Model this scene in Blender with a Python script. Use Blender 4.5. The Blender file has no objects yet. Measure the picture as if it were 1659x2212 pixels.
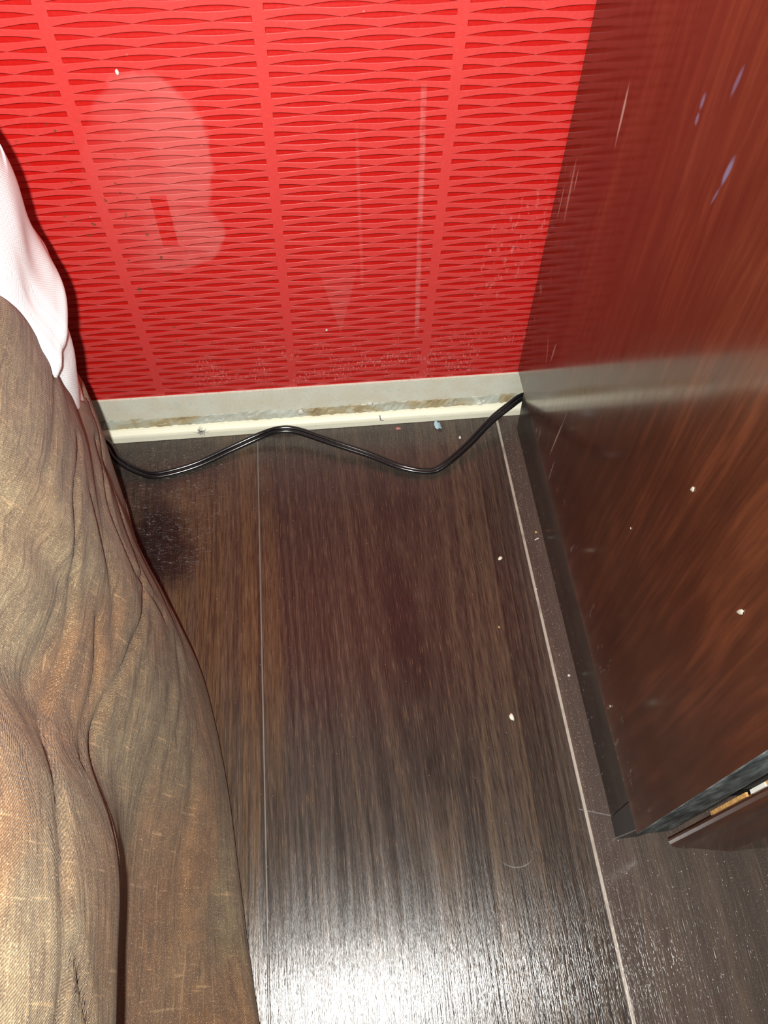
import bpy, bmesh, math, random
import numpy as np
from mathutils import Vector, Matrix
random.seed(7); np.random.seed(7)
SC = bpy.context.scene
COL = SC.collection

# ------------------------------------------------------------ camera
cam = bpy.data.cameras.new('camera'); cam_o = bpy.data.objects.new('camera', cam); COL.objects.link(cam_o)
FPX = 1681.8
cam.sensor_fit = 'VERTICAL'; cam.sensor_height = 34.6; cam.lens = FPX/2212*34.6
cam.clip_start = 0.01
r = Vector((0.99470242, -0.10160786, 0.01558654)); u = Vector((0.07802787, 0.84501443, 0.5290201)); f = Vector((0.06692345, 0.52500139, -0.84846614))
cam_o.matrix_world = Matrix(((r.x, u.x, -f.x, 0), (r.y, u.y, -f.y, 0), (r.z, u.z, -f.z, .5), (0, 0, 0, 1)))
SC.camera = cam_o

# ------------------------------------------------------------ light: phone flash beside the lens, faint room light
wd = bpy.data.worlds.new('room_light'); SC.world = wd; wd.use_nodes = True
wd.node_tree.nodes['Background'].inputs[0].default_value = (1, .93, .85, 1)
wd.node_tree.nodes['Background'].inputs[1].default_value = .05
fl = bpy.data.lights.new('phone_flash', 'POINT'); fl.energy = 16; fl.color = (1, .985, .93); fl.shadow_soft_size = .0035
fo = bpy.data.objects.new('phone_flash', fl); COL.objects.link(fo); fo.location = (-.018, -.004, .502)
SC.view_settings.view_transform = 'Standard'; SC.view_settings.look = 'None'
SC.view_settings.exposure = 0; SC.view_settings.gamma = 1; SC.view_settings.use_curve_mapping = False


# ------------------------------------------------------------ node helper
class V:
    """a socket with arithmetic"""
    def __init__(s, g, sock): s.g = g; s.s = sock
    def __add__(a, b): return a.g.m('ADD', a, b)
    def __radd__(a, b): return a.g.m('ADD', b, a)
    def __sub__(a, b): return a.g.m('SUBTRACT', a, b)
    def __rsub__(a, b): return a.g.m('SUBTRACT', b, a)
    def __mul__(a, b): return a.g.m('MULTIPLY', a, b)
    def __rmul__(a, b): return a.g.m('MULTIPLY', b, a)
    def __truediv__(a, b): return a.g.m('DIVIDE', a, b)


class G:
    def __init__(s, name):
        s.mat = bpy.data.materials.new(name); s.mat.use_nodes = True; s.t = s.mat.node_tree
        s.b = s.t.nodes['Principled BSDF']
        tc = s.t.nodes.new('ShaderNodeTexCoord'); s.obj = tc.outputs['Object']
        sp = s.t.nodes.new('ShaderNodeSeparateXYZ'); s.t.links.new(s.obj, sp.inputs[0])
        s.x, s.y, s.z = (V(s, sp.outputs[i]) for i in range(3))
    def put(s, inp, v):
        if isinstance(v, V): s.t.links.new(v.s, inp)
        elif isinstance(v, (tuple, list)): inp.default_value = (*v, 1) if len(v) == 3 and len(inp.default_value) == 4 else v
        else: inp.default_value = v
    def m(s, op, a, b=0., c=None, clamp=False):
        n = s.t.nodes.new('ShaderNodeMath'); n.operation = op; n.use_clamp = clamp
        s.put(n.inputs[0], a); s.put(n.inputs[1], b)
        if c is not None: s.put(n.inputs[2], c)
        return V(s, n.outputs[0])
    def vec(s, x, y, z=0.):
        n = s.t.nodes.new('ShaderNodeCombineXYZ')
        for i, q in enumerate((x, y, z)): s.put(n.inputs[i], q)
        return V(s, n.outputs[0])
    def noise(s, v, scale=1., detail=2., rough=.5, dist=0.):
        n = s.t.nodes.new('ShaderNodeTexNoise'); s.put(n.inputs['Vector'], v)
        n.inputs['Scale'].default_value = scale; n.inputs['Detail'].default_value = detail
        n.inputs['Roughness'].default_value = rough; n.inputs['Distortion'].default_value = dist
        return V(s, n.outputs[0])
    def voro(s, v, scale=1., feature='F1'):
        n = s.t.nodes.new('ShaderNodeTexVoronoi'); n.feature = feature; s.put(n.inputs['Vector'], v); n.inputs['Scale'].default_value = scale
        return V(s, n.outputs[0])
    def step(s, v, lo, hi, a=0., b=1.):
        n = s.t.nodes.new('ShaderNodeMapRange'); n.interpolation_type = 'SMOOTHSTEP'
        s.put(n.inputs['Value'], v)
        for k, q in (('From Min', lo), ('From Max', hi), ('To Min', a), ('To Max', b)): s.put(n.inputs[k], q)
        return V(s, n.outputs[0])
    def mix(s, fac, a, b, mode='MIX'):
        n = s.t.nodes.new('ShaderNodeMix'); n.data_type = 'RGBA'; n.blend_type = mode
        s.put(n.inputs[0], fac); s.put(n.inputs[6], a); s.put(n.inputs[7], b)
        return V(s, n.outputs[2])
    def ramp(s, fac, stops):
        n = s.t.nodes.new('ShaderNodeValToRGB'); s.put(n.inputs[0], fac); e = n.color_ramp.elements
        while len(e) < len(stops): e.new(.5)
        for q, (p, c) in zip(e, stops): q.position = p; q.color = (*c, 1)
        return V(s, n.outputs[0])
    def bump(s, h, dist, strength=1., normal=None):
        n = s.t.nodes.new('ShaderNodeBump'); s.put(n.inputs['Height'], h); n.inputs['Distance'].default_value = dist
        n.inputs['Strength'].default_value = strength
        if normal: s.put(n.inputs['Normal'], normal)
        return V(s, n.outputs[0])
    def ell(s, a, b, ca, cb, ra, rb, ang=0., soft=.25, wob=None):
        """soft mask of an ellipse in the a/b plane"""
        c, q = math.cos(ang), math.sin(ang)
        da, db = a-ca, b-cb
        p = (da*c+db*q)/ra; t = (db*c-da*q)/rb
        d = s.m('SQRT', p*p+t*t)
        if wob is not None: d = d+wob
        return s.step(d, 1.-soft, 1.+soft, 1., 0.)
    def set(s, **k):
        for n, v in k.items(): s.put(s.b.inputs[{'color': 'Base Color', 'rough': 'Roughness', 'normal': 'Normal', 'spec': 'Specular IOR Level', 'metal': 'Metallic', 'coat': 'Coat Weight', 'coat_rough': 'Coat Roughness', 'sheen': 'Sheen Weight', 'coat_normal': 'Coat Normal'}[n]], v)
        return s.mat


def plain(name, c, rough=.5, spec=.5):
    g = G(name); n = g.noise(V(g, g.obj), 90., 3.)
    return g.set(color=g.mix(g.step(n, .3, .7, 0., .35), c, tuple(v*.72 for v in c)), rough=rough, spec=spec)


# ------------------------------------------------------------ materials
def mat_wallpaper():
    g = G('red_relief_wallpaper'); x, z = g.x, g.z
    P, SW, L, RP = .1, .0060, .0376, .01076
    xs = x-(z-.17)*.019+.0193                       # strips hang a touch off plumb
    col = g.m('FLOOR', xs/P+.5)
    w = g.noise(g.vec(x, 0., z), 60., 2.)-.5
    s = (xs-(col-.0)*P+P*.5)                        # 0..P, strip centre at P/2
    s = g.m('FRACT', xs/P+1000.)*P                  # distance right of the strip centre
    si = (s-SW*.5)/L                                # 0..2.5 in lens units inside a column
    zz = (z-.0412+.0013*x)/RP+.35+w*.02
    inside = g.step(s, SW*.5-.0002, SW*.5+.0002)*g.step(s, P-SW*.5-.0002, P-SW*.5+.0002, 1., 0.)
    def rows(off, half):
        v = g.m('FRACT', zz+off)-.5
        t = g.m('FRACT', si+half+10.)*2.-1.
        h = (1.-t*t)*.142
        lift = (1.-t*t)*.035
        return g.step(g.m('ABSOLUTE', v-lift)-h, -.025, .015, 1., 0.), v-lift, h
    a, va, ha = rows(0., .5); b, vb, hb = rows(.5, 0.)
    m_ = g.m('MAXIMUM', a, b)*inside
    # the recesses are deepest under their upper lip
    depth = g.m('MAXIMUM', a*g.step(va, -.13, .11, .45, 1.), b*g.step(vb, -.13, .11, .45, 1.))*inside
    grain = g.noise(g.vec(x, 0., z), 1600., 3., .7)
    grain2 = g.noise(g.vec(x, 0., z), 420., 3., .6)
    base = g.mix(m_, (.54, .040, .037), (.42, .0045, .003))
    base = g.mix(g.step(grain2, .42, .75, 0., .20)*(1.-m_*.7), base, (.66, .085, .075))
    # broad pale patch with a gap; dried streaks, scuffs and smears that stay on the paper
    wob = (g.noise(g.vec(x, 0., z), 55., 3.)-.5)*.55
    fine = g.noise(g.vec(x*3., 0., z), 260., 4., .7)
    pale_marks = g.ell(x, z, -.086, .232, .034, .052, -.25, .05, wob*.6)
    pale_marks = g.m('MAXIMUM', pale_marks, g.ell(x, z, -.083, .184, .032, .024, .25, .06, wob*.5))
    pale_marks = g.m('MAXIMUM', pale_marks, g.ell(x, z, -.125, .180, .028, .030, 0., .5, wob)*.8)
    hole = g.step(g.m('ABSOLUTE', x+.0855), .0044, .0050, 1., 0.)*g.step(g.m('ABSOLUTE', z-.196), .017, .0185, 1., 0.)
    pale_marks = pale_marks*(1.-hole)*g.step(g.noise(g.vec(x, 0., z), 38., 3.), .25, .6, .45, 1.)*g.step(x, -.130, -.07, .12, 1.)*.17
    tri = g.step(g.m('ABSOLUTE', x-.0165)-(z-.095)*.22, -.0006, .0006, 1., 0.)*g.step(z, .094, .097)*g.step(z, .13, .165, 1., 0.)
    pale_marks = pale_marks+tri*.07
    st = g.step(g.m('ABSOLUTE', x-.066-(.27-z)*.03+wob*.002), .0008, .0022, 1., 0.)*g.step(z, .085, .095)*g.step(z, .265, .275, 1., 0.)*g.step(g.noise(g.vec(x*2., 0., z), 90., 3.), .3, .6)
    st2 = g.step(g.m('ABSOLUTE', x-.031-(.2-z)*.02), .0003, .0016, 1., 0.)*g.step(z, .13, .15)*g.step(z, .23, .26, 1., 0.)
    pale_marks = pale_marks+st*.20+st2*.06
    scuff = g.step(fine, .54, .61)*g.step(z, .105, .060)*g.step(g.noise(g.vec(x, 0., z), 42., 2.), .47, .57)*g.step(x, -.11, -.08)
    sc2 = g.step(g.noise(g.vec(x*1.6, 0., z*.7), 180., 3., .7), .55, .68)*g.ell(x, z, .128, .160, .018, .045, -.25, .4, wob)
    spot = g.step(g.voro(g.vec(x, 0., z), 150.), .06, .10, 1., 0.)*g.step(g.noise(g.vec(x, 0., z), 60., 1.), .63, .66)
    pale_marks = pale_marks+scuff*.42+sc2*.25+spot*.30
    pale_marks = g.m('MINIMUM', pale_marks, .75)
    base = g.mix(pale_marks, base, (.62, .36, .34))
    dk = g.step(g.noise(g.vec(x, 0., z), 210., 2.), .66, .71)*g.ell(x, z, -.105-.0, .17, .030, .12, .32, .3, wob)
    base = g.mix(dk*.75, base, (.10, .045, .02))
    h = (1.-depth)*1.+grain*.10+grain2*.12
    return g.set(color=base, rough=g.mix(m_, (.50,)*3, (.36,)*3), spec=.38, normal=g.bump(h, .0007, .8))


def mat_floor():
    g = G('dark_laminate_planks'); x, y = g.x, g.y
    PW = .195; x0 = -.0545
    pi = g.m('FLOOR', (x-x0)/PW); fx = g.m('FRACT', (x-x0)/PW+100.)*PW
    off = pi*7.31
    # figure: long cathedrals
    xc = fx-.102
    warp = g.noise(g.vec(x*14., y*3., off), 1., 3.)
    cat = y*7.-xc*xc*1500.+warp*1.6
    fig = g.noise(g.vec(cat*1.5, x*5., off), 1., 2., .5)
    straight = g.noise(g.vec(x*75.+warp*2., y*1.6, off), 1., 3., .6)
    isc = g.m('COMPARE', pi, 0., .4)
    tone = g.m('MULTIPLY', fig, isc)+straight*(1.-isc)
    tone = (tone-.5)*.62+.5; tone = tone*.70+g.noise(g.vec(x*45., y*1.2, off+3.), 1., 2.)*.30
    c = g.ramp(tone, [(.32, (.012, .0092, .0082)), (.44, (.028, .0205, .0168)), (.53, (.049, .035, .0265)), (.64, (.100, .067, .040))])
    c = g.mix(g.m('COMPARE', pi, -1., .4)*g.step(g.noise(g.vec(x*260.+warp*6., y*2., 5.), 1., 2., .5), .40, .60, .15, .75), c, (.098, .058, .028))
    wb = (g.noise(g.vec(x*60., y*16.), 1., 3.)-.5)*1.3
    c = g.mix(g.ell(x, y, .046, .215, .011, .060, .10, .6, wb)*.8, c, (.016, .0125, .0115))
    c = g.mix(g.ell(x, y, .056, .118, .010, .018, .2, .6, wb)*.45, c, (.016, .0125, .0115))
    c = g.mix(g.ell(x, y, -.046, .085, .0028, .085, .03, .5, wb)*.7, c, (.011, .010, .011))
    c = g.mix(g.ell(x, y, -.047, .22, .006, .14, .01, .6, wb)*.5, c, (.115, .068, .032))
    pore = g.noise(g.vec(x*1250.+warp*6., y*62., off), 1., 3., .65)
    pore2 = g.noise(g.vec(x*330.+warp*9., y*3.5, off), 1., 2., .6)
    c = g.mix(g.step(pore, .40, .50, .52, 0.), c, (.009, .006, .005))
    c = g.mix(g.step(pore, .57, .68, 0., .40), c, (.17, .105, .060))
    c = g.mix(g.step(pore2, .55, .75, 0., .25), c, (.13, .07, .04))
    # vertical dark streaks, the narrow plank is greyer
    right = g.step(x, .14, .142)
    c = g.mix(right*.35, c, (.085, .055, .045))
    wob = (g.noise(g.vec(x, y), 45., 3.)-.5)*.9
    blk = g.m('MAXIMUM', g.ell(x, y, -.128, .30, .022, .042, .3, .45, wob), g.ell(x, y, -.13, .375, .05, .035, 0., .4, wob)*.75)  # black smudge; also paints the shadow beside the leg darker
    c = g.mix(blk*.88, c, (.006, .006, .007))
    # scratches, dusty haze along the wall and the cabinet
    sc = g.step(g.m('ABSOLUTE', g.noise(g.vec(x*90., y*260., 2.), 1., 2., .4, 1.5)-.5), .0, .012, 1., 0.)
    c = g.mix(sc*g.ell(x, y, -.125, .335, .045, .07, 0., .4, wob)*.35, c, (.42, .42, .42))
    dust = g.step(g.noise(g.vec(x, y), 1500., 3., .75), .56, .68)
    near = g.m('MAXIMUM', g.step(y, .30, .39), g.step(x, .120, .155))
    c = g.mix(dust*near*.42, c, (.30, .27, .24))
    c = g.mix(near*.10, c, (.20, .18, .165))
    e = g.m('ABSOLUTE', g.m('FRACT', (x-x0)/PW+100.5)*PW-PW*.5)
    wide = g.step(x, .05, .06, .0, .0005)
    seam = g.step(e, .0002+wide, .0007+wide, 1., 0.)
    g2 = g.noise(g.vec(x*20., y*60.), 1., 3.)
    c = g.mix(seam*g.step(g2, .25, .5, .55, 1.), c, g.mix(g.step(x, .05, .06), (.17, .15, .13), (.38, .34, .29)))
    joint = g.step(g.m('ABSOLUTE', y-.083+.3*(x-.142)), .0, .0006, 1., 0.)*g.step(x, .136, .138)*g.step(x, .156, .16, 1., 0.)
    c = g.mix(joint*.5, c, (.25, .25, .26))
    arc = g.m('SQRT', (x-.0936)*(x-.0936)+(y-.0690)*(y-.0690))
    ak = g.step(g.m('ABSOLUTE', arc-.0130), .0, .0005, 1., 0.)*g.step(y, .056, .061, 1., 0.)
    c = g.mix(ak*.4, c, (.3, .3, .3))
    h = g.step(pore, .3, .7)*.35+pore2*.9+g.noise(g.vec(x*420., y*40., 1.), 1., 2.)*.15
    bn = g.bump(h-seam*1.2, .00030, .6)
    return g.set(color=c, rough=g.step(pore2, .3, .7, .19, .28), spec=.55, normal=bn)


def mat_mahogany(name, a=(.025, .0072, .0038), b=(.092, .027, .0115), kind='side'):
    g = G(name); p = g.y if kind == 'side' else g.x; z = g.z
    warp = g.noise(g.vec(p*9., z*2.2, 1.), 1., 3.)
    f1 = g.noise(g.vec(p*30.+warp*5., z*2.4, 0.), 1., 4., .6)
    f2 = g.noise(g.vec(p*210.+warp*9., z*13., 4.), 1., 4., .65)
    f3 = g.noise(g.vec(p*60., z*26., 8.), 1., 3.)
    t = f1*.36+f2*.46+f3*.18
    c = g.ramp(t, [(.34, a), (.5, tuple((q+w)*.40 for q, w in zip(a, b))), (.66, b)])
    if kind == 'side':
        y = p
        wob = (g.noise(g.vec(y*120., z*60.), 1., 3.)-.5)*1.2
        def dash(cy, cz, ry, rz, ang, k, cc):
            nonlocal c
            c = g.mix(g.ell(y, z, cy, cz, ry, rz, ang, .5, wob)*k, c, cc)
        pale = (.42, .38, .33); blue = (.11, .15, .25)
        dash(.3343, .294, .0011, .0125, -.1, .65, pale)
        dash(.2665, .3385, .0011, .0026, 0., .5, blue); dash(.266, .332, .0011, .0020, 0., .5, blue)
        dash(.2325, .333, .0013, .0055, .1, .6, blue); dash(.234, .322, .0008, .004, .2, .35, blue)
        dash(.2485, .3560, .0011, .005, .1, .35, blue)
        dash(.3775, .222, .0013, .016, -.08, .45, pale); dash(.372, .232, .0008, .006, 0., .5, pale)
        dash(.388, .206, .0007, .010, 0., .5, pale); dash(.3415, .128, .0010, .009, .1, .45, pale)
        dash(.352, .118, .0008, .008, -.4, .4, pale)
        dash(.300, .092, .0008, .022, .12, .55, pale); dash(.293, .063, .0008, .009, 0., .4, pale)
        # worn flecks along the bottom and back edges
        fl_ = g.step(g.noise(g.vec(y*150., z*60., 9.), 1., 3., .7), .60, .66)
        edge = g.m('MAXIMUM', g.step(z, .095, .045), g.step(y, .37, .397)*g.step(z, .28, .2))
        c = g.mix(fl_*edge*.42, c, (.30, .28, .25))
    fine = g.noise(g.vec(p*260., z*30.), 1., 2.)
    return g.set(color=c, rough=g.step(fine, .3, .7, .13, .19), spec=.55, coat=.35, coat_rough=.10,
                 normal=g.bump(fine, .00004, .4))


def mat_plinth():
    g = G('dusty_dark_plinth'); y, z = g.y, g.z
    n = g.noise(g.vec(y*260., z*160.), 1., 3., .7); n2 = g.noise(g.vec(y*22., z*60.), 1., 3.)
    c = g.mix(g.step(n2, .4, .7), (.013, .010, .008), (.030, .024, .019))
    c = g.mix(g.step(n, .60, .68)*.5*g.step(z, .05, .0), c, (.28, .28, .27))
    return g.set(color=c, rough=.26, spec=.5)


def mat_board():
    g = G('linen_textured_skirting'); x, z = g.x, g.z
    a = g.noise(g.vec(x*1400., z*300.), 1., 2.); b = g.noise(g.vec(x*300., z*2600.), 1., 2.); n = g.noise(g.vec(x, 0., z), 60., 3.)
    c = g.mix(g.step(n, .35, .65), (.68, .66, .54), (.70, .72, .62))
    c = g.mix(g.step(a*.5+b*.5, .52, .60)*.35, c, (.50, .48, .38))
    c = g.mix(g.step(g.noise(g.vec(x, 0., z), 110., 2.), .62, .7)*.4, c, (.52, .62, .56))
    return g.set(color=c, rough=.6, spec=.3, normal=g.bump(a+b, .0002, .5))


def mat_caulk():
    g = G('old_caulk_and_glue'); x, z = g.x, g.z
    n = g.noise(g.vec(x*70., g.y*150., z*190.), 1., 3., .6, .6); v = g.noise(g.vec(x*26., z*30.), 1., 2.)
    c = g.ramp(v, [(.36, (.27, .205, .105)), (.45, (.37, .31, .18)), (.53, (.42, .44, .37)), (.66, (.50, .53, .47))])
    c = g.mix(g.step(n, .56, .70)*.6, c, (.62, .62, .54))
    c = g.mix(g.step(n, .30, .40, .5, 0.), c, (.20, .16, .10))
    return g.set(color=c, rough=.45, spec=.4, normal=g.bump(n, .0012, .6))


def mat_cream():
    g = G('cream_gloss_paint'); x = g.x; n = g.noise(g.vec(x, g.y, g.z), 45., 4.); d = g.noise(g.vec(x, g.y, g.z), 620., 3.)
    c = g.mix(g.step(n, .4, .7, 0., .5), (.90, .90, .73), (.82, .82, .66))
    c = g.mix(g.step(d, .66, .72)*.35, c, (.40, .30, .16))
    return g.set(color=c, rough=.42, spec=.4)


def mat_trousers():
    g = G('brown_slub_linen'); o = V(g, g.obj); x, y, z = g.x, g.y, g.z
    big = g.noise(g.vec(x*9.-y*3., y*6.+z*4., z*9.), 1., 3., .55)
    slub = g.noise(g.vec(x*60., y*26., z*420.), 1., 3., .6); slub2 = g.noise(g.vec(x*520.+z*520., y*40., z*45.), 1., 3., .6)
    slub3 = g.noise(g.vec(x*60., y*560., z*50.), 1., 3., .6)
    c = g.ramp(big, [(.34, (.165, .078, .036)), (.45, (.205, .115, .058)), (.54, (.170, .128, .076)), (.64, (.21, .165, .102)), (.74, (.27, .18, .10))])
    c = g.mix(g.step(slub, .60, .68)*.42, c, (.44, .29, .15)); c = g.mix(g.step(slub3, .62, .69)*.65, c, (.46, .30, .16))
    c = g.mix(g.step(slub2, .56, .68)*.55, c, (.055, .030, .022))
    mott = g.noise(V(g, g.obj), 95., 4., .65)
    c = g.mix(g.step(mott, .40, .62, .42, 0.), c, (.075, .045, .030))
    grit = g.noise(V(g, g.obj), 1500., 2., .7)
    c = g.mix(g.step(grit, .54, .70)*.55, c, (.55, .42, .27)); c = g.mix(g.step(grit, .46, .34)*.45, c, (.05, .030, .020))
    # fine twill
    tw = g.m('SINE', (y*.8+z*1.+x*.5)*7600.+slub*5.+mott*14.)
    c = g.mix(g.step(tw, -.2, .9)*.13, c, (.50, .36, .21))
    c = g.mix(g.step(tw, .2, -.9)*.12, c, (.05, .030, .022))
    h = tw*.12+slub*.8+slub2*.7+grit*.3+g.noise(g.vec(x*30.+z*20., y*10., z*34.), 1., 3., .55, .5)*6.
    return g.set(color=c, rough=.62, spec=.3, sheen=.08, normal=g.bump(h, .0007, .8))


def mat_shirt():
    g = G('white_cotton'); x, y, z = g.x, g.y, g.z
    w = g.m('SINE', y*4200.)*g.m('SINE', z*4200.)
    n = g.noise(V(g, g.obj), 14., 2.)
    return g.set(color=g.mix(n, (.86, .92, .96), (.90, .95, .98)), rough=.85, spec=.2, normal=g.bump(w, .0002, .4))


M = {}
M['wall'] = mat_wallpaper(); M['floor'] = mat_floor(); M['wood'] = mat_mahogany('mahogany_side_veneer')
M['door'] = mat_mahogany('mahogany_door_lacquer', (.022, .007, .004), (.11, .030, .012), 'front'); M['plinth'] = mat_plinth()
M['board'] = mat_board(); M['caulk'] = mat_caulk(); M['cream'] = mat_cream()
M['trousers'] = mat_trousers(); M['shirt'] = mat_shirt()
g = G('dusty_grey_edge_band'); n = g.noise(g.vec(g.x*160., 0., g.z*38.), 1., 4., .65)
M['edge'] = g.set(color=g.ramp(n, [(.36, (.016, .020, .022)), (.5, (.075, .092, .098)), (.68, (.24, .27, .27))]), rough=.6)
g = G('raw_chipboard'); n = g.noise(V(g, g.obj), 420., 3., .7)
M['chip'] = g.set(color=g.mix(g.step(n, .4, .6), (.56, .31, .10), (.36, .19, .06)), rough=.75)
g = G('black_flex_pvc'); n = g.noise(V(g, g.obj), 300., 3.)
M['flex'] = g.set(color=g.mix(g.step(n, .6, .75, 0., .15), (.006, .007, .008), (.10, .10, .10)), rough=.22, spec=.6)
M['foot'] = plain('dark_grey_plastic', (.030, .030, .031), .4)
M['carcass'] = plain('dark_carcass_board', (.012, .008, .006), .7)
M['dust'] = plain('pale_dust', (.52, .50, .46), .8); M['crumb'] = plain('dry_rice_crumb', (.66, .64, .54), .6)
M['dried'] = plain('dried_food', (.36, .34, .29), .5)
M['blue'] = plain('pale_blue_plastic_film', (.38, .56, .66), .35); M['pink'] = plain('pink_flake', (.45, .18, .17), .7)
M['tan'] = plain('tan_wood_chip', (.50, .30, .12), .7); M['lint'] = plain('dark_lint', (.09, .085, .12), .95)
M['filler'] = plain('white_filler', (.66, .66, .60), .6); M['steel'] = plain('dull_grey_wire', (.20, .23, .25), .4, .7)
M['skin'] = plain('skin', (.36, .20, .13), .5); M['hair'] = plain('dark_hair', (.012, .009, .008), .5)
M['eye'] = plain('eye_white', (.7, .7, .68), .2); M['lip'] = plain('lips', (.30, .11, .09), .5)


# ------------------------------------------------------------ mesh helpers
def tag(o, label=None, cat=None, group=None, kind=None):
    if label: o['label'] = label
    if cat: o['category'] = cat
    if group: o['group'] = group
    if kind: o['kind'] = kind
    return o


def link(name, verts, faces, mat, parent=None, smooth=False, fmat=None, loc=None):
    me = bpy.data.meshes.new(name); me.from_pydata([tuple(v) for v in verts], [], faces)
    for m_ in (mat if isinstance(mat, list) else [mat]): me.materials.append(m_)
    if fmat:
        for p, k in zip(me.polygons, fmat): p.material_index = k
    bm = bmesh.new(); bm.from_mesh(me); bmesh.ops.recalc_face_normals(bm, faces=bm.faces); bm.to_mesh(me); bm.free()
    me.polygons.foreach_set('use_smooth', [smooth]*len(me.polygons)); me.update()
    o = bpy.data.objects.new(name, me); COL.objects.link(o)
    if parent: o.parent = parent
    if loc: o.location = loc
    return o


def empty(name, loc=(0, 0, 0)):
    o = bpy.data.objects.new(name, None); o.empty_display_size = .05; COL.objects.link(o); o.location = loc; return o


def bevel(o, w, seg=2):
    m_ = o.modifiers.new('bevel', 'BEVEL'); m_.width = w; m_.segments = seg; m_.limit_method = 'ANGLE'; return o


def boxv(x0, x1, y0, y1, z0, z1):
    v = [(x, y, z) for z in (z0, z1) for y in (y0, y1) for x in (x0, x1)]
    return v, [(0, 2, 3, 1), (4, 5, 7, 6), (0, 1, 5, 4), (2, 6, 7, 3), (0, 4, 6, 2), (1, 3, 7, 5)]


def box(name, x0, x1, y0, y1, z0, z1, mat, parent=None, bev=0.):
    v, f_ = boxv(x0, x1, y0, y1, z0, z1); o = link(name, v, f_, mat, parent)
    if bev: bevel(o, bev)
    return o


def extrude_x(name, prof, x0, x1, mat, parent=None, fmat=None, nx=1, jit=None):
    """closed y/z outline carried along x"""
    n = len(prof); v = []; fc = []; fm = []
    for i in range(nx+1):
        x = x0+(x1-x0)*i/nx
        for k, (y, z) in enumerate(prof):
            dy, dz = jit(x, k) if jit else (0, 0)
            v.append((x, y+dy, z+dz))
    for i in range(nx):
        for k in range(n):
            a = i*n+k; b = i*n+(k+1) % n
            fc.append((a, b, b+n, a+n)); fm.append(fmat[k] if fmat else 0)
    fc += [tuple(range(n)), tuple(nx*n+k for k in range(n))]; fm += [0, 0]
    return link(name, v, fc, mat, parent, False, fm)


def catmull(P, n):
    P = np.array(P, float); out = []
    Q = np.vstack([2*P[0]-P[1], P, 2*P[-1]-P[-2]])
    for i in range(1, len(Q)-2):
        for k in range(n):
            t = k/n
            out.append(.5*((2*Q[i])+(-Q[i-1]+Q[i+1])*t+(2*Q[i-1]-5*Q[i]+4*Q[i+1]-Q[i+2])*t*t+(-Q[i-1]+3*Q[i]-3*Q[i+1]+Q[i+2])*t**3))
    out.append(P[-1]); return np.array(out)


def blob(name, loc, size, mat, seed, parent=None, sub=2, rot=0., flat=None):
    rnd = random.Random(seed); bm = bmesh.new(); bmesh.ops.create_icosphere(bm, subdivisions=sub, radius=1)
    ph = [(rnd.uniform(0, 6), rnd.uniform(1.5, 3.5)) for _ in range(3)]
    for v in bm.verts:
        k = 1+.22*math.sin(ph[0][0]+v.co.x*ph[0][1])+.16*math.sin(ph[1][0]+v.co.y*ph[1][1]*1.5)+.12*math.sin(ph[2][0]+v.co.z*ph[2][1]*2)
        v.co = Vector((v.co.x*size[0], v.co.y*size[1], v.co.z*size[2]))*k
    me = bpy.data.meshes.new(name); bm.to_mesh(me); bm.free(); me.materials.append(mat)
    me.polygons.foreach_set('use_smooth', [True]*len(me.polygons))
    o = bpy.data.objects.new(name, me); COL.objects.link(o)
    lo = min(v.co.z for v in me.vertices)
    if flat is None: loc = (loc[0], loc[1], loc[2]-lo)
    o.location = loc; o.rotation_euler = (0, 0, rot) if flat is None else flat
    if parent: o.parent = parent
    return o


# ------------------------------------------------------------ the setting
tag(box('floor', -1.3, 1.2, -1.2, .43, -.02, 0, M['floor']), kind='structure')
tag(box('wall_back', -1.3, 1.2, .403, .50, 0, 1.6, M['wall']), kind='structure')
bb = tag(box('baseboard_back', -1.3, 1.2, .4010, .4029, 0, .0415, M['board']), kind='structure')
rj = random.Random(3)
def caulk_jit(x, k, _c={}):
    if k in (0, 4): return 0, 0
    key = (round(x*900), k)
    if key not in _c: _c[key] = (rj.uniform(-.0007, .0005), rj.uniform(-.0009, .0009)+.0007*math.sin(x*61+k))
    return _c[key]
caulk = extrude_x('trim_1', [(.4012, .0045), (.3985, .0100), (.3985, .0120), (.3996, .0150), (.4004, .0175), (.4012, .0178)], -1.2, 1.1, M['caulk'], nx=900, jit=caulk_jit)
tag(caulk, kind='structure')
cream = extrude_x('trim_2', [(.4008, 0), (.3925, 0), (.3925, .0060), (.3930, .0082), (.3945, .0097), (.3965, .0104), (.4008, .0106)], -1.2, 1.1, M['cream'])
tag(cream, kind='structure'); bevel(cream, .0006)

# ------------------------------------------------------------ the cabinet
cab = tag(empty('cabinet', (.1525, .06, 0)), 'glossy dark mahogany cabinet standing in the corner against the red wall', 'cabinet')
CX, CY = .1525, .06
def cabbox(name, x0, x1, y0, y1, z0, z1, mat, bev=0., parent=cab):
    return box(name, x0-CX, x1-CX, y0-CY, y1-CY, z0, z1, mat, parent, bev)
H = .86
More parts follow.
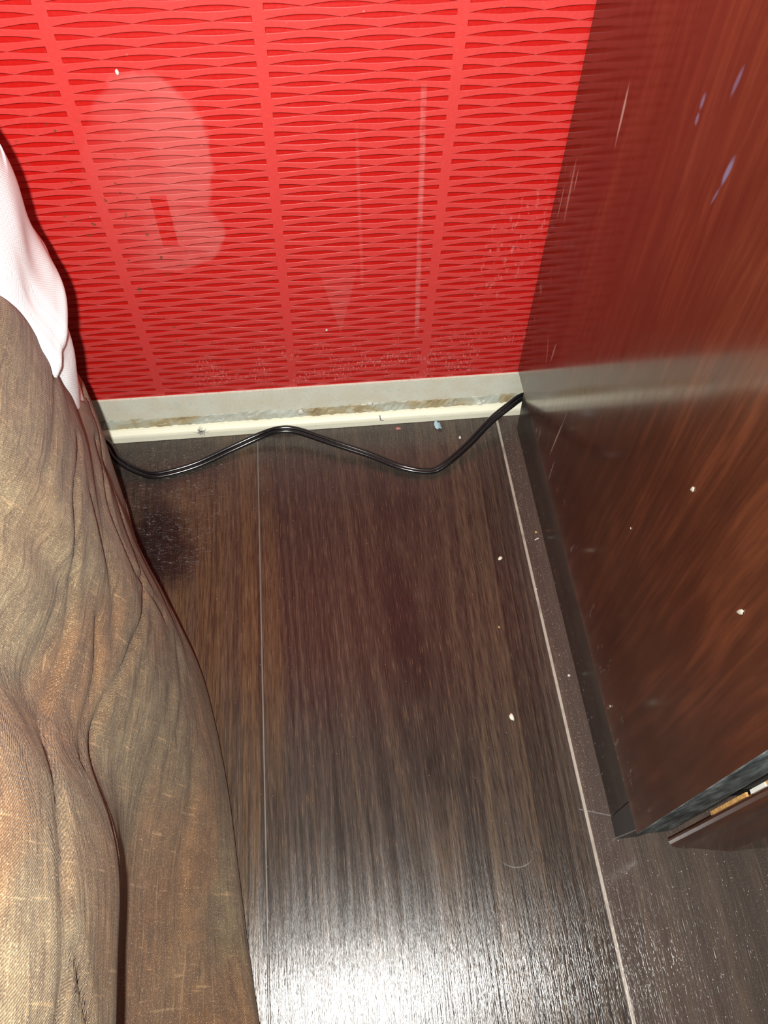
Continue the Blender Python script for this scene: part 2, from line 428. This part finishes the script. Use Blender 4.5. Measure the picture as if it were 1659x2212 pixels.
# side panel; its material wants room y/z, so it is built at room coordinates and the offset is undone
def in_room(o, parent=None):
    o.parent = parent or cab; o.matrix_parent_inverse = Matrix.Translation((-CX, -CY, 0)); return o
def panel():
    ln = .0165
    def xx(z): return .1525-(z-.05)*ln
    v = []; 
    for z in (.0465, H):
        v += [(xx(z), .0605, z), (xx(z), .4005, z), (xx(z)+.018, .4005, z), (xx(z)+.018, .0605, z)]
    f_ = [(0, 1, 2, 3), (4, 5, 6, 7), (0, 1, 5, 4), (1, 2, 6, 5), (2, 3, 7, 6), (3, 0, 4, 7)]
    o = link('side_panel', v, f_, [M['wood'], M['edge']], None, False, [0, 0, 0, 0, 0, 1]); bevel(o, .0004, 1); return in_room(o)
sp = panel()
pl = in_room(link('plinth', [(.1553, .0785, 0), (.1553, .379, 0), (.1533, .379, .0463), (.1533, .0785, .0463), (.169, .0785, 0), (.169, .379, 0), (.169, .379, .0463), (.169, .0785, .0463)],
      [(0, 1, 2, 3), (4, 5, 6, 7), (0, 1, 5, 4), (1, 2, 6, 5), (2, 3, 7, 6), (3, 0, 4, 7)], M['plinth']))
ft = in_room(link('foot', [(.1548, .0655, 0), (.1548, .0782, 0), (.1530, .0782, .0463), (.1530, .0625, .0463), (.1690, .0655, 0), (.1690, .0782, 0), (.1690, .0782, .0463), (.1690, .0625, .0463)],
      [(0, 1, 2, 3), (4, 5, 6, 7), (0, 1, 5, 4), (1, 2, 6, 5), (2, 3, 7, 6), (3, 0, 4, 7)], M['foot']))
ft['label'] = 'plain dark grey front foot'; bevel(ft, .0008)
cabbox('bottom_panel', .170, .600, .075, .395, .047, .065, M['carcass'])
cabbox('back_panel', .170, .600, .395, .400, .066, H-.02, M['carcass'])
cabbox('side_panel', .601, .617, .0605, .4005, 0, H, M['carcass'])
cabbox('top', .125, .64, .045, .402, H, H+.022, M['wood'], .003)
# door: raised lacquered slab with a long bevelled border
def door(x0, x1, z0, z1):
    yb, yf = .0595, .0478
    def ring(i, y): return [(x0+i, y, z0+i*.3), (x1-i, y, z0+i*.3), (x1-i, y, z1-i), (x0+i, y, z1-i)]
    R_ = [ring(.0, yb), ring(.0, .0572), ring(.0006, .0556), ring(.0022, .0540), ring(.0052, .0530), ring(.0110, .0522), ring(.0290, yf)]
    v = [p for r_ in R_ for p in r_]; fc = [(3, 2, 1, 0)]
    for i in range(len(R_)-1):
        for k in range(4): fc.append((i*4+k, i*4+(k+1) % 4, i*4+4+(k+1) % 4, i*4+4+k))
    n = len(v); fc.append((n-4, n-3, n-2, n-1))
    o = link('door', v, fc, M['door']); bevel(o, .0012, 3); return in_room(o)
dr = door(.1745, .598, .030, H-.01)
# bare chipboard where the edge banding of the door has come away
for (z0, z1, mt, nm) in ((.100, .142, 'chip', 'exposed_chipboard'), (.147, .162, 'filler', 'loose_edging'), (.163, .30, 'chip', 'exposed_chipboard')):
    e_ = in_room(box(nm, .1735, .1747, .0584, .0602, z0, z1, M[mt]), cab)
    e_['label'] = 'bare orange chipboard showing on the door edge' if mt == 'chip' else 'white loose end of the door edging'
hd = in_room(box('handle', .545, .557, .030, .0478, .40, .52, M['steel'], None, .003))

# ------------------------------------------------------------ flex
def flex():
    pts = [(-.40, .388, .0135), (-.30, .386, .0135), (-.225, .386, .014), (-.1755, .3855, .0165), (-.160, .369, .010), (-.1440, .3600, .0045), (-.1305, .3570, .0032), (-.1030, .3635, .0032), (-.0742, .3758, .0050),
           (-.0518, .3835, .0085), (-.0367, .3846, .0130), (-.0222, .3830, .0125), (.0056, .3705, .0100), (.0334, .3590, .0062), (.0573, .3462, .0045), (.0773, .3415, .0032), (.0898, .3452, .0045),
           (.1095, .3590, .0085), (.1305, .3760, .0160), (.1470, .3860, .0215), (.1600, .3925, .0240), (.180, .3935, .022), (.22, .390, .012), (.30, .388, .004)]
    P = catmull(pts, 10); n = len(P); R0 = .00172; K = 12; v = []; fc = []
    T = np.gradient(P, axis=0); T /= np.linalg.norm(T, axis=1)[:, None]
    for w in (-1, 1):
        base = len(v)
        for i in range(n):
            s = np.cross(T[i], [0, 0, 1]); s /= np.linalg.norm(s); up = np.cross(s, T[i])
            tw = .35*math.sin(i*.045+1.0)
            d = s*math.cos(tw)+up*math.sin(tw)
            c = P[i]+w*R0*.92*d; c[2] = max(c[2], R0+.0001)
            for k in range(K):
                a = 2*math.pi*k/K; v.append(c+R0*(math.cos(a)*s+math.sin(a)*up))
        for i in range(n-1):
            for k in range(K):
                a = base+i*K+k; b = base+i*K+(k+1) % K; fc.append((a, b, b+K, a+K))
        fc += [tuple(base+k for k in range(K)), tuple(base+(n-1)*K+k for k in range(K))]
    o = link('power_cord', v, fc, M['flex'], None, True); return o
tag(flex(), 'thin black twin flex power cord snaking along the skirting to the cabinet', 'cord')

# ------------------------------------------------------------ the person
person = tag(empty('person', (-.285, .26, 0)), 'person in white shirt and brown linen trousers sitting against the red wall, knees drawn up', 'person')
def pin(o, p=person):
    o.parent = p; o.matrix_parent_inverse = Matrix.Translation((.285, -.26, 0)); return o

def surf(ctrl, nu, nv, disp=None):
    """ctrl: stations x points x 3, smooth grid through them"""
    A = np.array(ctrl, float)
    B = np.stack([catmull(A[i], nv) for i in range(len(A))])
    C_ = np.stack([catmull(B[:, j], nu) for j in range(B.shape[1])], axis=1)
    if disp is not None:
        du = np.gradient(C_, axis=0); dv = np.gradient(C_, axis=1); nn = np.cross(du, dv); nn /= (np.linalg.norm(nn, axis=2)[..., None]+1e-9)
        C_ = C_+nn*disp(C_)[..., None]
    return C_

def grid_mesh(name, C_, mat, cap=True, closed_v=False):
    nu, nv = C_.shape[:2]; v = C_.reshape(-1, 3); fc = []
    for i in range(nu-1):
        for j in range(nv-1 if not closed_v else nv):
            j2 = (j+1) % nv; fc.append((i*nv+j, i*nv+j2, (i+1)*nv+j2, (i+1)*nv+j))
    if cap: fc += [tuple(range(nv)), tuple((nu-1)*nv+j for j in range(nv))]
    return link(name, v, fc, mat, None, True)

def groove(a, w): return -np.exp(-(a/w)**2)

# right leg of the trousers: floor edge, side wall, fold, crest, inner side. x, z per station along y
ST = [  # y, [ (x,z) ... ]
 (.392, [(-.22, .004), (-.205, .004), (-.200, .02), (-.192, .06), (-.186, .09), (-.182, .11), (-.180, .125), (-.184, .136), (-.19, .14), (-.24, .14), (-.30, .13), (-.31, .05), (-.30, .004)]),
 (.345, [(-.185, .003), (-.170, .003), (-.166, .02), (-.160, .06), (-.155, .09), (-.152, .11), (-.150, .128), (-.153, .141), (-.18, .15), (-.24, .15), (-.30, .13), (-.31, .05), (-.30, .003)]),
 (.300, [(-.160, .003), (-.146, .003), (-.1425, .02), (-.138, .06), (-.134, .10), (-.132, .125), (-.1325, .147), (-.138, .163), (-.18, .185), (-.24, .17), (-.30, .13), (-.31, .05), (-.30, .003)]),
 (.272, [(-.150, .003), (-.137, .003), (-.1335, .02), (-.130, .07), (-.128, .12), (-.126, .160), (-.126, .200), (-.132, .226), (-.18, .25), (-.24, .24), (-.30, .18), (-.31, .06), (-.30, .003)]),
 (.245, [(-.140, .003), (-.122, .003), (-.118, .02), (-.118, .08), (-.118, .14), (-.118, .20), (-.119, .258), (-.128, .292), (-.18, .31), (-.24, .30), (-.30, .22), (-.31, .06), (-.30, .003)]),
 (.200, [(-.120, .003), (-.100, .003), (-.096, .02), (-.100, .08), (-.105, .14), (-.110, .20), (-.117, .262), (-.130, .305), (-.18, .335), (-.24, .32), (-.29, .23), (-.30, .06), (-.29, .003)]),
 (.160, [(-.105, .003), (-.088, .003), (-.0845, .02), (-.091, .07), (-.098, .12), (-.107, .17), (-.117, .24), (-.132, .30), (-.18, .34), (-.24, .33), (-.285, .24), (-.295, .06), (-.285, .003)]),
 (.115, [(-.100, .003), (-.0795, .003), (-.0760, .016), (-.084, .055), (-.096, .100), (-.106, .145), (-.118, .21), (-.134, .28), (-.18, .34), (-.24, .33), (-.285, .24), (-.29, .06), (-.28, .003)]),
 (.070, [(-.095, .003), (-.0735, .003), (-.0700, .014), (-.080, .042), (-.096, .082), (-.104, .122), (-.0958, .185), (-.112, .270), (-.18, .33), (-.24, .32), (-.28, .23), (-.285, .06), (-.275, .003)]),
 (.025, [(-.090, .003), (-.0675, .003), (-.0645, .012), (-.076, .036), (-.094, .076), (-.105, .122), (-.0884, .185), (-.104, .262), (-.18, .315), (-.24, .30), (-.275, .21), (-.28, .06), (-.27, .003)]),
 (-.030, [(-.085, .003), (-.0595, .003), (-.0565, .012), (-.070, .034), (-.094, .072), (-.108, .115), (-.0905, .182), (-.108, .252), (-.18, .30), (-.23, .26), (-.265, .19), (-.27, .06), (-.26, .003)]),
 (-.100, [(-.080, .003), (-.050, .003), (-.047, .012), (-.064, .034), (-.094, .062), (-.122, .090), (-.115, .128), (-.135, .19), (-.18, .23), (-.22, .21), (-.25, .15), (-.26, .05), (-.25, .003)]),
 (-.190, [(-.100, .003), (-.075, .003), (-.072, .012), (-.084, .032), (-.100, .056), (-.118, .080), (-.125, .105), (-.145, .14), (-.18, .155), (-.215, .14), (-.24, .10), (-.245, .04), (-.235, .003)]),
 (-.250, [(-.125, .004), (-.110, .004), (-.108, .012), (-.112, .030), (-.120, .050), (-.130, .070), (-.140, .088), (-.155, .105), (-.18, .112), (-.205, .10), (-.225, .07), (-.23, .03), (-.22, .004)]),
]
# pressed-in creases of the cloth: (y, z) runs along the thigh, depth, half width
CREASES = [([(.2351, .2057), (.1929, .2106), (.1542, .1984), (.1245, .1961), (.081, .219), (.0419, .2284), (.0262, .2283), (-.03, .225)], .0026, .0016),
 ([(.2782, .1507), (.2324, .1576), (.2063, .1436), (.1993, .1165), (.195, .09)], .0026, .0016),
 ([(.0226, .2223), (.014, .2167), (.0026, .2068), (-.02, .19)], .0030, .0016),
 ([(.1581, .1749), (.135, .1662), (.11, .1733), (.0891, .1851)], .0022, .0018),
 ([(.170, .28), (.1624, .2504), (.1625, .2322), (.1601, .2085)], .0040, .007),
 ([(.148, .0929), (.1081, .1079), (.081, .1059)], .0018, .0030),
 ([(.1313, .1448), (.0903, .1406)], .0014, .0018),
 ([(.1212, .0607), (.082, .066), (.0395, .0654)], .0020, .0045),
 ([(.215, .19), (.18, .165), (.15, .155)], .0016, .0025), ([(.255, .23), (.22, .235), (.19, .24)], .0018, .0022),
 ([(.17, .12), (.14, .13), (.12, .135)], .0014, .0018), ([(.19, .07), (.16, .075), (.13, .085)], .0015, .0022)]
def seg_dist(y, z, pts):
    d = np.full(y.shape, 9.)
    P = catmull([(a, b, 0) for a, b in pts], 5)
    for a, b in zip(P[:-1], P[1:]):
        v = b-a; L = v[0]**2+v[1]**2+1e-12; t = np.clip(((y-a[0])*v[0]+(z-a[1])*v[1])/L, 0, 1)
        d = np.minimum(d, np.hypot(y-a[0]-t*v[0], z-a[1]-t*v[1]))
    return d
def leg_disp(C_):
    x, y, z = C_[..., 0], C_[..., 1], C_[..., 2]
    d = .0005*np.sin(y*95+z*60+2*np.sin(z*22))*np.clip((z-.02)*14, 0, 1)
    d += .00045*np.sin((z*1.2-y*.6)*130+3*np.sin(y*17))*(.5+.5*np.sin(y*31+z*13))
    w = np.clip((y-.02)*12, 0, 1)
    d += .0028*groove(z-(.135+.02*np.sin(y*22))-.12*np.clip(.30-y, 0, 1)*.6, .0024)*np.clip((z-.02)*14, 0, 1)
    d += .0018*groove(z-(.055+.20*(y-.24)), .0028)*np.clip((y-.19)*20, 0, 1)
    d += .0020*groove(z-(.17+.10*(y-.2)), .010)
    d += .0025*groove(z-.215+.35*(y-.10), .012)*np.clip(1-np.abs(y-.12)*8, 0, 1)
    for pts, dp, w_ in CREASES:
        q = seg_dist(y, z, pts); dp *= .55; w_ = w_*1.25+.0003; d -= (dp*np.exp(-(q/w_)**2)-.35*dp*np.exp(-((q-2.6*w_)/(1.5*w_))**2))*(x > -.19)
    d *= np.clip((z-.004)*60, 0, 1)
    d *= 1-np.clip((.15-y)*14, 0, 1)*np.exp(-((z-.12)/.04)**4)
    return d
ctrl = [[(x, y, z) for x, z in s] for y, s in ST]
CR = surf(ctrl, 16, 26, lambda c: -leg_disp(c))
CL = CR.copy(); CL[..., 0] = -.60-CL[..., 0]; CL = CL[:, ::-1]
nu, nv = CR.shape[:2]; VV = []; FF = []
for C_ in (CR, CL):
    b = len(VV); VV += list(C_.reshape(-1, 3))
    for i in range(nu-1):
        for j in range(nv-1): FF.append((b+i*nv+j, b+i*nv+j+1, b+(i+1)*nv+j+1, b+(i+1)*nv+j))
    for j in range(nu-1): FF.append((b+j*nv, b+(j+1)*nv, b+(j+1)*nv+nv-1, b+j*nv+nv-1))
    FF.append(tuple(b+j for j in range(nv))); FF.append(tuple(b+(nu-1)*nv+j for j in range(nv)))
tr = pin(link('trousers', VV, FF, M['trousers'], None, True)); tr['label'] = 'loose brown linen trousers in soft folds'

# shirt: lofted torso, blousing over the waist
ZS = [(.105, .139, .085, 0.), (.150, .141, .088, 0.), (.185, .146, .094, .0), (.205, .150, .098, 0), (.222, .1525, .101, 0), (.233, .1580, .103, 0), (.243, .1565, .103, 0), (.262, .1535, .101, 0), (.290, .1555, .100, .0),
      (.330, .1520, .100, .0), (.40, .148, .102, 0.), (.47, .152, .098, 0.), (.53, .166, .082, .0), (.565, .135, .068, .0), (.585, .075, .060, 0.), (.592, .060, .055, 0)]
NV = 160; rows_ = []
Zc = catmull([(z, a, b) for z, a, b, _ in ZS], 12)
for z, a, b in Zc:
    t = np.linspace(0, 2*np.pi, NV, endpoint=False); e = 2.2
    cx = np.sign(np.cos(t))*np.abs(np.cos(t))**(2/e); cy = np.sign(np.sin(t))*np.abs(np.sin(t))**(2/e)
    fold = 1+.010*np.sin(t*9+z*38)*np.exp(-((z-.22)/.11)**2)+.006*np.sin(t*17-z*60)*np.exp(-((z-.20)/.08)**2)
    # two long drag folds down the visible side
    for (t0, k, w_, dp) in ((-.14, 1.3, .05, .016), (-.45, 2.2, .045, .020), (-.75, 2.6, .05, .016)):
        fold = fold-dp*np.exp(-(((np.mod(t+np.pi, 2*np.pi)-np.pi)-t0-k*(z-.22))/w_)**2)*np.exp(-((z-.20)/.08)**4)
    rows_.append(np.stack([-.275+a*cx*fold, .283+b*cy*fold, np.full(NV, z)+.004*np.sin(t*5)*(1 if z < .3 else .2)], 1))
SH = np.array(rows_); SH[..., 1] = np.minimum(SH[..., 1], .396)
sh = pin(grid_mesh('shirt', SH, M['shirt'], True, True)); sh['label'] = 'white cotton shirt blousing over the waist'
sh.data.polygons.foreach_set('use_smooth', [True]*len(sh.data.polygons))

# short sleeves
def tube(path, rad, K=20):
    P = catmull([p for p in path], 8); R_ = catmull([(q, 0, 0) for q in rad], 8)[:, 0]
    T = np.gradient(P, axis=0); T /= np.linalg.norm(T, axis=1)[:, None]; rows = []
    for i in range(len(P)):
        s = np.cross(T[i], [0, 1, .2]); s /= np.linalg.norm(s); up = np.cross(s, T[i])
        a = np.linspace(0, 2*np.pi, K, endpoint=False); rows.append(P[i]+R_[i]*(np.cos(a)[:, None]*s+np.sin(a)[:, None]*up))
    return np.array(rows)
for sx in (1, -1):
    pth = [(-.285+sx*q[0], q[1], q[2]) for q in ((.085, .275, .535), (.120, .262, .505), (.135, .232, .450), (.138, .205, .400))]
    s_ = pin(grid_mesh('sleeve', tube(pth, (.052, .050, .044, .042)), M['shirt'], True, True)); s_.parent = person

# body: one continuous skinned figure
def body():
    V_ = []; E_ = []; R_ = []
    def add(p, r_, par=None):
        V_.append(p); R_.append(r_)
        if par is not None: E_.append((par, len(V_)-1))
        return len(V_)-1
    c = -.285
    pel = add((c, .285, .105), (.095, .075)); w = add((c, .285, .20), (.10, .07), pel); ch = add((c, .285, .34), (.11, .075), w); ch2 = add((c, .280, .44), (.125, .072), ch)
    sh_ = add((c, .278, .520), (.07, .055), ch2); nk = add((c, .268, .590), (.038, .038), sh_); n2 = add((c, .258, .635), (.040, .044), nk)
    h1 = add((c, .250, .675), (.058, .068), n2); h2 = add((c, .250, .730), (.070, .082), h1); h3 = add((c, .254, .785), (.055, .062), h2)
    for s in (1, -1):
        hp = add((c+s*.07, .26, .105), (.065, .065), pel); kn = add((c+s*.09, .06, .262), (.045, .045), hp); md = add((c+s*.09, -.06, .16), (.038, .038), kn)
        an = add((c+s*.09, -.20, .062), (.025, .025), md); hl = add((c+s*.09, -.235, .034), (.026, .026), an); to = add((c+s*.095, -.32, .026), (.030, .018), hl); add((c+s*.097, -.37, .020), (.024, .012), to)
        s1 = add((c+s*.10, .275, .515), (.044, .044), sh_); el = add((c+s*.138, .165, .375), (.030, .030), s1); wr = add((c+s*.115, .07, .352), (.019, .016), el)
        pa = add((c+s*.108, .038, .345), (.030, .012), wr); p2 = add((c+s*.102, .004, .338), (.030, .010), pa)
        for k, (dx, ln) in enumerate(((-.026, .026), (-.009, .031), (.008, .029), (.024, .022))):
            a = add((c+s*.102+dx, -.012, .334), (.0082, .0078), p2); b = add((c+s*.102+dx*1.08, -.012-ln, .323), (.0076, .0072), a); add((c+s*.102+dx*1.1, -.016-ln*1.5, .303), (.0066, .006), b)
        th = add((c+s*.078-s*.0, .030, .338), (.010, .010), pa); add((c+s*.062, .004, .328), (.0085, .0085), th)
    me = bpy.data.meshes.new('body'); me.from_pydata(V_, E_, []); me.materials.append(M['skin'])
    o = bpy.data.objects.new('body', me); COL.objects.link(o)
    m_ = o.modifiers.new('skin', 'SKIN'); m_.use_smooth_shade = True
    for sv, r_ in zip(me.skin_vertices[0].data, R_): sv.radius = r_
    me.skin_vertices[0].data[0].use_root = True
    s_ = o.modifiers.new('sub', 'SUBSURF'); s_.levels = 2; s_.render_levels = 2
    return pin(o)
bd = body()
bd['label'] = 'skin of the seated figure'
# face and hair
c = -.285
def ico(name, loc, size, mat, parent, cut=None):
    bm = bmesh.new(); bmesh.ops.create_icosphere(bm, subdivisions=4, radius=1)
    for v in bm.verts:
        n_ = .03*math.sin(v.co.x*31+v.co.z*9)+.02*math.sin(v.co.z*23)
        v.co = Vector((v.co.x*size[0], v.co.y*size[1], v.co.z*size[2]))*(1+(n_ if cut else 0))
    if cut: bmesh.ops.delete(bm, geom=[f_ for f_ in bm.faces if cut(f_.calc_center_median())], context='FACES')
    for v in bm.verts: v.co += Vector(loc)
    me = bpy.data.meshes.new(name); bm.to_mesh(me); bm.free(); me.materials.append(mat); me.polygons.foreach_set('use_smooth', [True]*len(me.polygons))
    o = bpy.data.objects.new(name, me); COL.objects.link(o); return pin(o, parent)
hair = ico('hair', (c, .262, .745), (.079, .092, .090), M['hair'], person, lambda q: q.y < -.028 and q.z < .045)
hair.modifiers.new('thick', 'SOLIDIFY').thickness = .006
for s in (1, -1): ico('eye', (c+s*.028, .172, .722), (.012, .009, .008), M['eye'], person)
ico('nose', (c, .165, .700), (.010, .014, .018), M['skin'], person); ico('mouth', (c, .176, .672), (.020, .008, .006), M['lip'], person)
for s in (1, -1): ico('ear', (c+s*.070, .255, .712), (.007, .016, .024), M['skin'], person)

# ------------------------------------------------------------ bits lying about
def crumb(loc, size, mat, seed, label, cat, rot=0., group=None, name='crumb'):
    return tag(blob(name, loc, size, M[mat], seed, rot=rot), label, cat, group)
crumb((.1198, .2615, 0), (.0026, .0010, .0007), 'crumb', 1, 'white crumb on the floor beside the pale seam, farther from camera', 'crumb', .7)
crumb((.1061, .1444, 0), (.0013, .0028, .0007), 'crumb', 2, 'larger white crumb alone on the middle plank, nearer the camera', 'crumb', .2)
crumb((.1073, .3733, 0), (.0012, .0014, .0009), 'crumb', 3, 'small white crumb on the floor just under the black cord', 'crumb', .2)
crumb((.1497, .1689, 0), (.0009, .0009, .0007), 'dust', 4, 'tiny white speck on the narrow dusty floor strip beside the plinth', 'crumb', .2)
crumb((.1508, .2811, 0), (.0009, .0011, .0005), 'tan', 5, 'tan wood chip on the dusty strip beside the cabinet plinth', 'wood chip', .1, None, 'wood_chip')
crumb((.1500, .2752, 0), (.0016, .0006, .0005), 'crumb', 6, 'pale oval crumb just in front of the tan wood chip', 'crumb', .4)
crumb((.1410, .2350, 0), (.0006, .0011, .0005), 'dust', 16, 'tiny white flake lying on the pale floor seam', 'crumb', .4)
crumb((.1095, .2080, 0), (.0007, .0009, .0004), 'tan', 17, 'tiny tan fleck on the middle plank between two white crumbs', 'wood chip', .4, None, 'wood_chip')
crumb((.0592, .3876, 0), (.0026, .0011, .0005), 'pink', 7, 'dull pink flake on the floor by the skirting', 'flake', -.1, None, 'flake')
# stuck to the cabinet side
def xx(z): return .1525-(z-.05)*.0165
for (y, z, sz, sd, lab) in ((.1642, .2336, (.0007, .0014, .0024), 8, 'white rice crumb stuck high on the cabinet side'), (.1078, .2353, (.0006, .0014, .0034), 9, 'long pale smear of food stuck near the cabinet front edge'),
                            (.1287, .0592, (.0007, .0009, .0018), 10, 'white grain stuck low on the cabinet side near the plinth'), (.1880, .1620, (.0004, .0007, .0007), 12, 'round pale dot stuck mid height on the cabinet side')):
    sz = tuple(q*.72 for q in sz)
    tag(blob('dried_crumb', (xx(z)-sz[0]*.55, y, z), sz, M['dried'], sd, flat=(.35, 0, 0)), lab, 'crumb')
# wall
tag(blob('paint_speck', (-.0893, .4026, .2846), (.0011, .0006, .0016), M['filler'], 13, flat=(0, 0, 0)), 'white speck high on the red wallpaper', 'speck')
tag(blob('paint_speck', (.0064, .4026, .0996), (.0009, .0005, .0009), M['filler'], 14, flat=(0, 0, 0)), 'small white speck low on the red wallpaper', 'speck')
# blue film scrap
def scrap():
    rs = random.Random(4); n = 9; v = [(0, 0, .0022)]
    for k in range(n):
        a = 2*math.pi*k/n; q = rs.uniform(.55, 1.15); v.append((math.cos(a)*.0032*q, math.sin(a)*.0058*q, rs.uniform(.0002, .0030)))
    fc = [(0, 1+k, 1+(k+1) % n) for k in range(n)]
    o = link('plastic_scrap', v, fc, M['blue'], loc=(.0915, .3868, .0001)); o.modifiers.new('thick', 'SOLIDIFY').thickness = .0002
    return o
tag(scrap(), 'crumpled pale blue plastic scrap on the floor by the skirting', 'scrap')
# lint on the cream bead, wire staple, filler lumps
def fluff(name, loc, rad, n, mat, seed, flat=False):
    rs = random.Random(seed); v = []; fc = []
    for _ in range(n):
        p = Vector((rs.gauss(0, rad*.4), rs.gauss(0, rad*.15), rs.gauss(0, rad*.4))); d = Vector((rs.uniform(-1, 1), rs.uniform(-.4, .4), rs.uniform(-1, 1))).normalized()
        a = []
        for k in range(5):
            a.append(p.copy()); d = (d+Vector((rs.uniform(-.6, .6), rs.uniform(-.2, .2), rs.uniform(-.6, .6)))).normalized(); p = p+d*rad*.35
        for k in range(4):
            b = len(v)
            for q in (a[k], a[k+1]):
                v += [q+Vector((.00007, 0, 0)), q+Vector((-.00004, .00006, .00003)), q+Vector((0, -.00006, -.00006))]
            fc += [(b, b+1, b+4, b+3), (b+1, b+2, b+5, b+4), (b+2, b, b+3, b+5)]
    return link(name, v, fc, M[mat], loc=loc)
tag(fluff('lint_ball', (-.0979, .3915, .0093), .0030, 46, 'lint', 5), 'dark tuft of lint clinging to the cream skirting bead', 'lint')
def staple(loc, seed):
    rs = random.Random(seed); rows = tube([(0, 0, .004), (.0004, -.0004, .0015), (.0008, -.0008, -.0008), (.0030, -.0010, -.0012)], (.0004,)*4, 8)
    o = grid_mesh('wire_staple', rows, M['steel'], True, True); o.location = loc; return o
tag(staple((.0442, .3920, .0090), 1), 'bent grey wire staple poking from the skirting caulk', 'staple')
tag(blob('filler_lump', (-.0186, .3985, .0165), (.0032, .0016, .0026), M['filler'], 21, flat=(0, 0, 0)), 'larger white filler lump on the skirting caulk, mid wall', 'filler lump')
tag(blob('filler_lump', (.1253, .3975, .0128), (.0026, .0014, .0014), M['filler'], 22, flat=(0, 0, 0)), 'small white filler lump on the caulk near the cabinet', 'filler lump')
tag(blob('filler_lump', (.0370, .3990, .0195), (.0022, .0010, .0020), M['filler'], 23, flat=(0, 0, 0)), 'pale filler dab on the skirting board above the caulk', 'filler lump')

# dust: nobody could count it
def dust():
    rs = random.Random(11); v = []; fc = []
    def grain(x, y, s):
        b = len(v); a = rs.uniform(0, 6.28)
        for k in range(3): v.append((x+s*math.cos(a+k*2.1), y+s*math.sin(a+k*2.1)*rs.uniform(.7, 1.5), 0.00002))
        v.append((x+rs.uniform(-.3, .3)*s, y+rs.uniform(-.3, .3)*s, s*rs.uniform(.6, 1.2)))
        fc.extend([(b, b+1, b+3), (b+1, b+2, b+3), (b+2, b, b+3), (b, b+2, b+1)])
    for _ in range(1500):    # dusty strip beside the plinth
        y = rs.uniform(-.05, .38); x = .1405+abs(rs.gauss(0, 1))*.0075
        if x < .1545 or y < .06: grain(x, y, rs.uniform(.00008, .00024))
    for _ in range(360): grain(rs.uniform(.142, .27), rs.uniform(-.06, .055), rs.uniform(.00012, .00042))
    for _ in range(40): grain(rs.gauss(.170, .012), rs.gauss(-.005, .02), rs.uniform(.0003, .0006))
    for _ in range(1300): grain(rs.uniform(-.16, .153), .3915-abs(rs.gauss(0, .022)), rs.uniform(.00006, .00020))
    for _ in range(420): grain(rs.uniform(-.13, .14), rs.uniform(.0, .37), rs.uniform(.00008, .00024))
    return link('dust', v, fc, M['dust'])
tag(dust(), 'fine pale dust scattered over the dark floorboards', 'dust', kind='stuff')
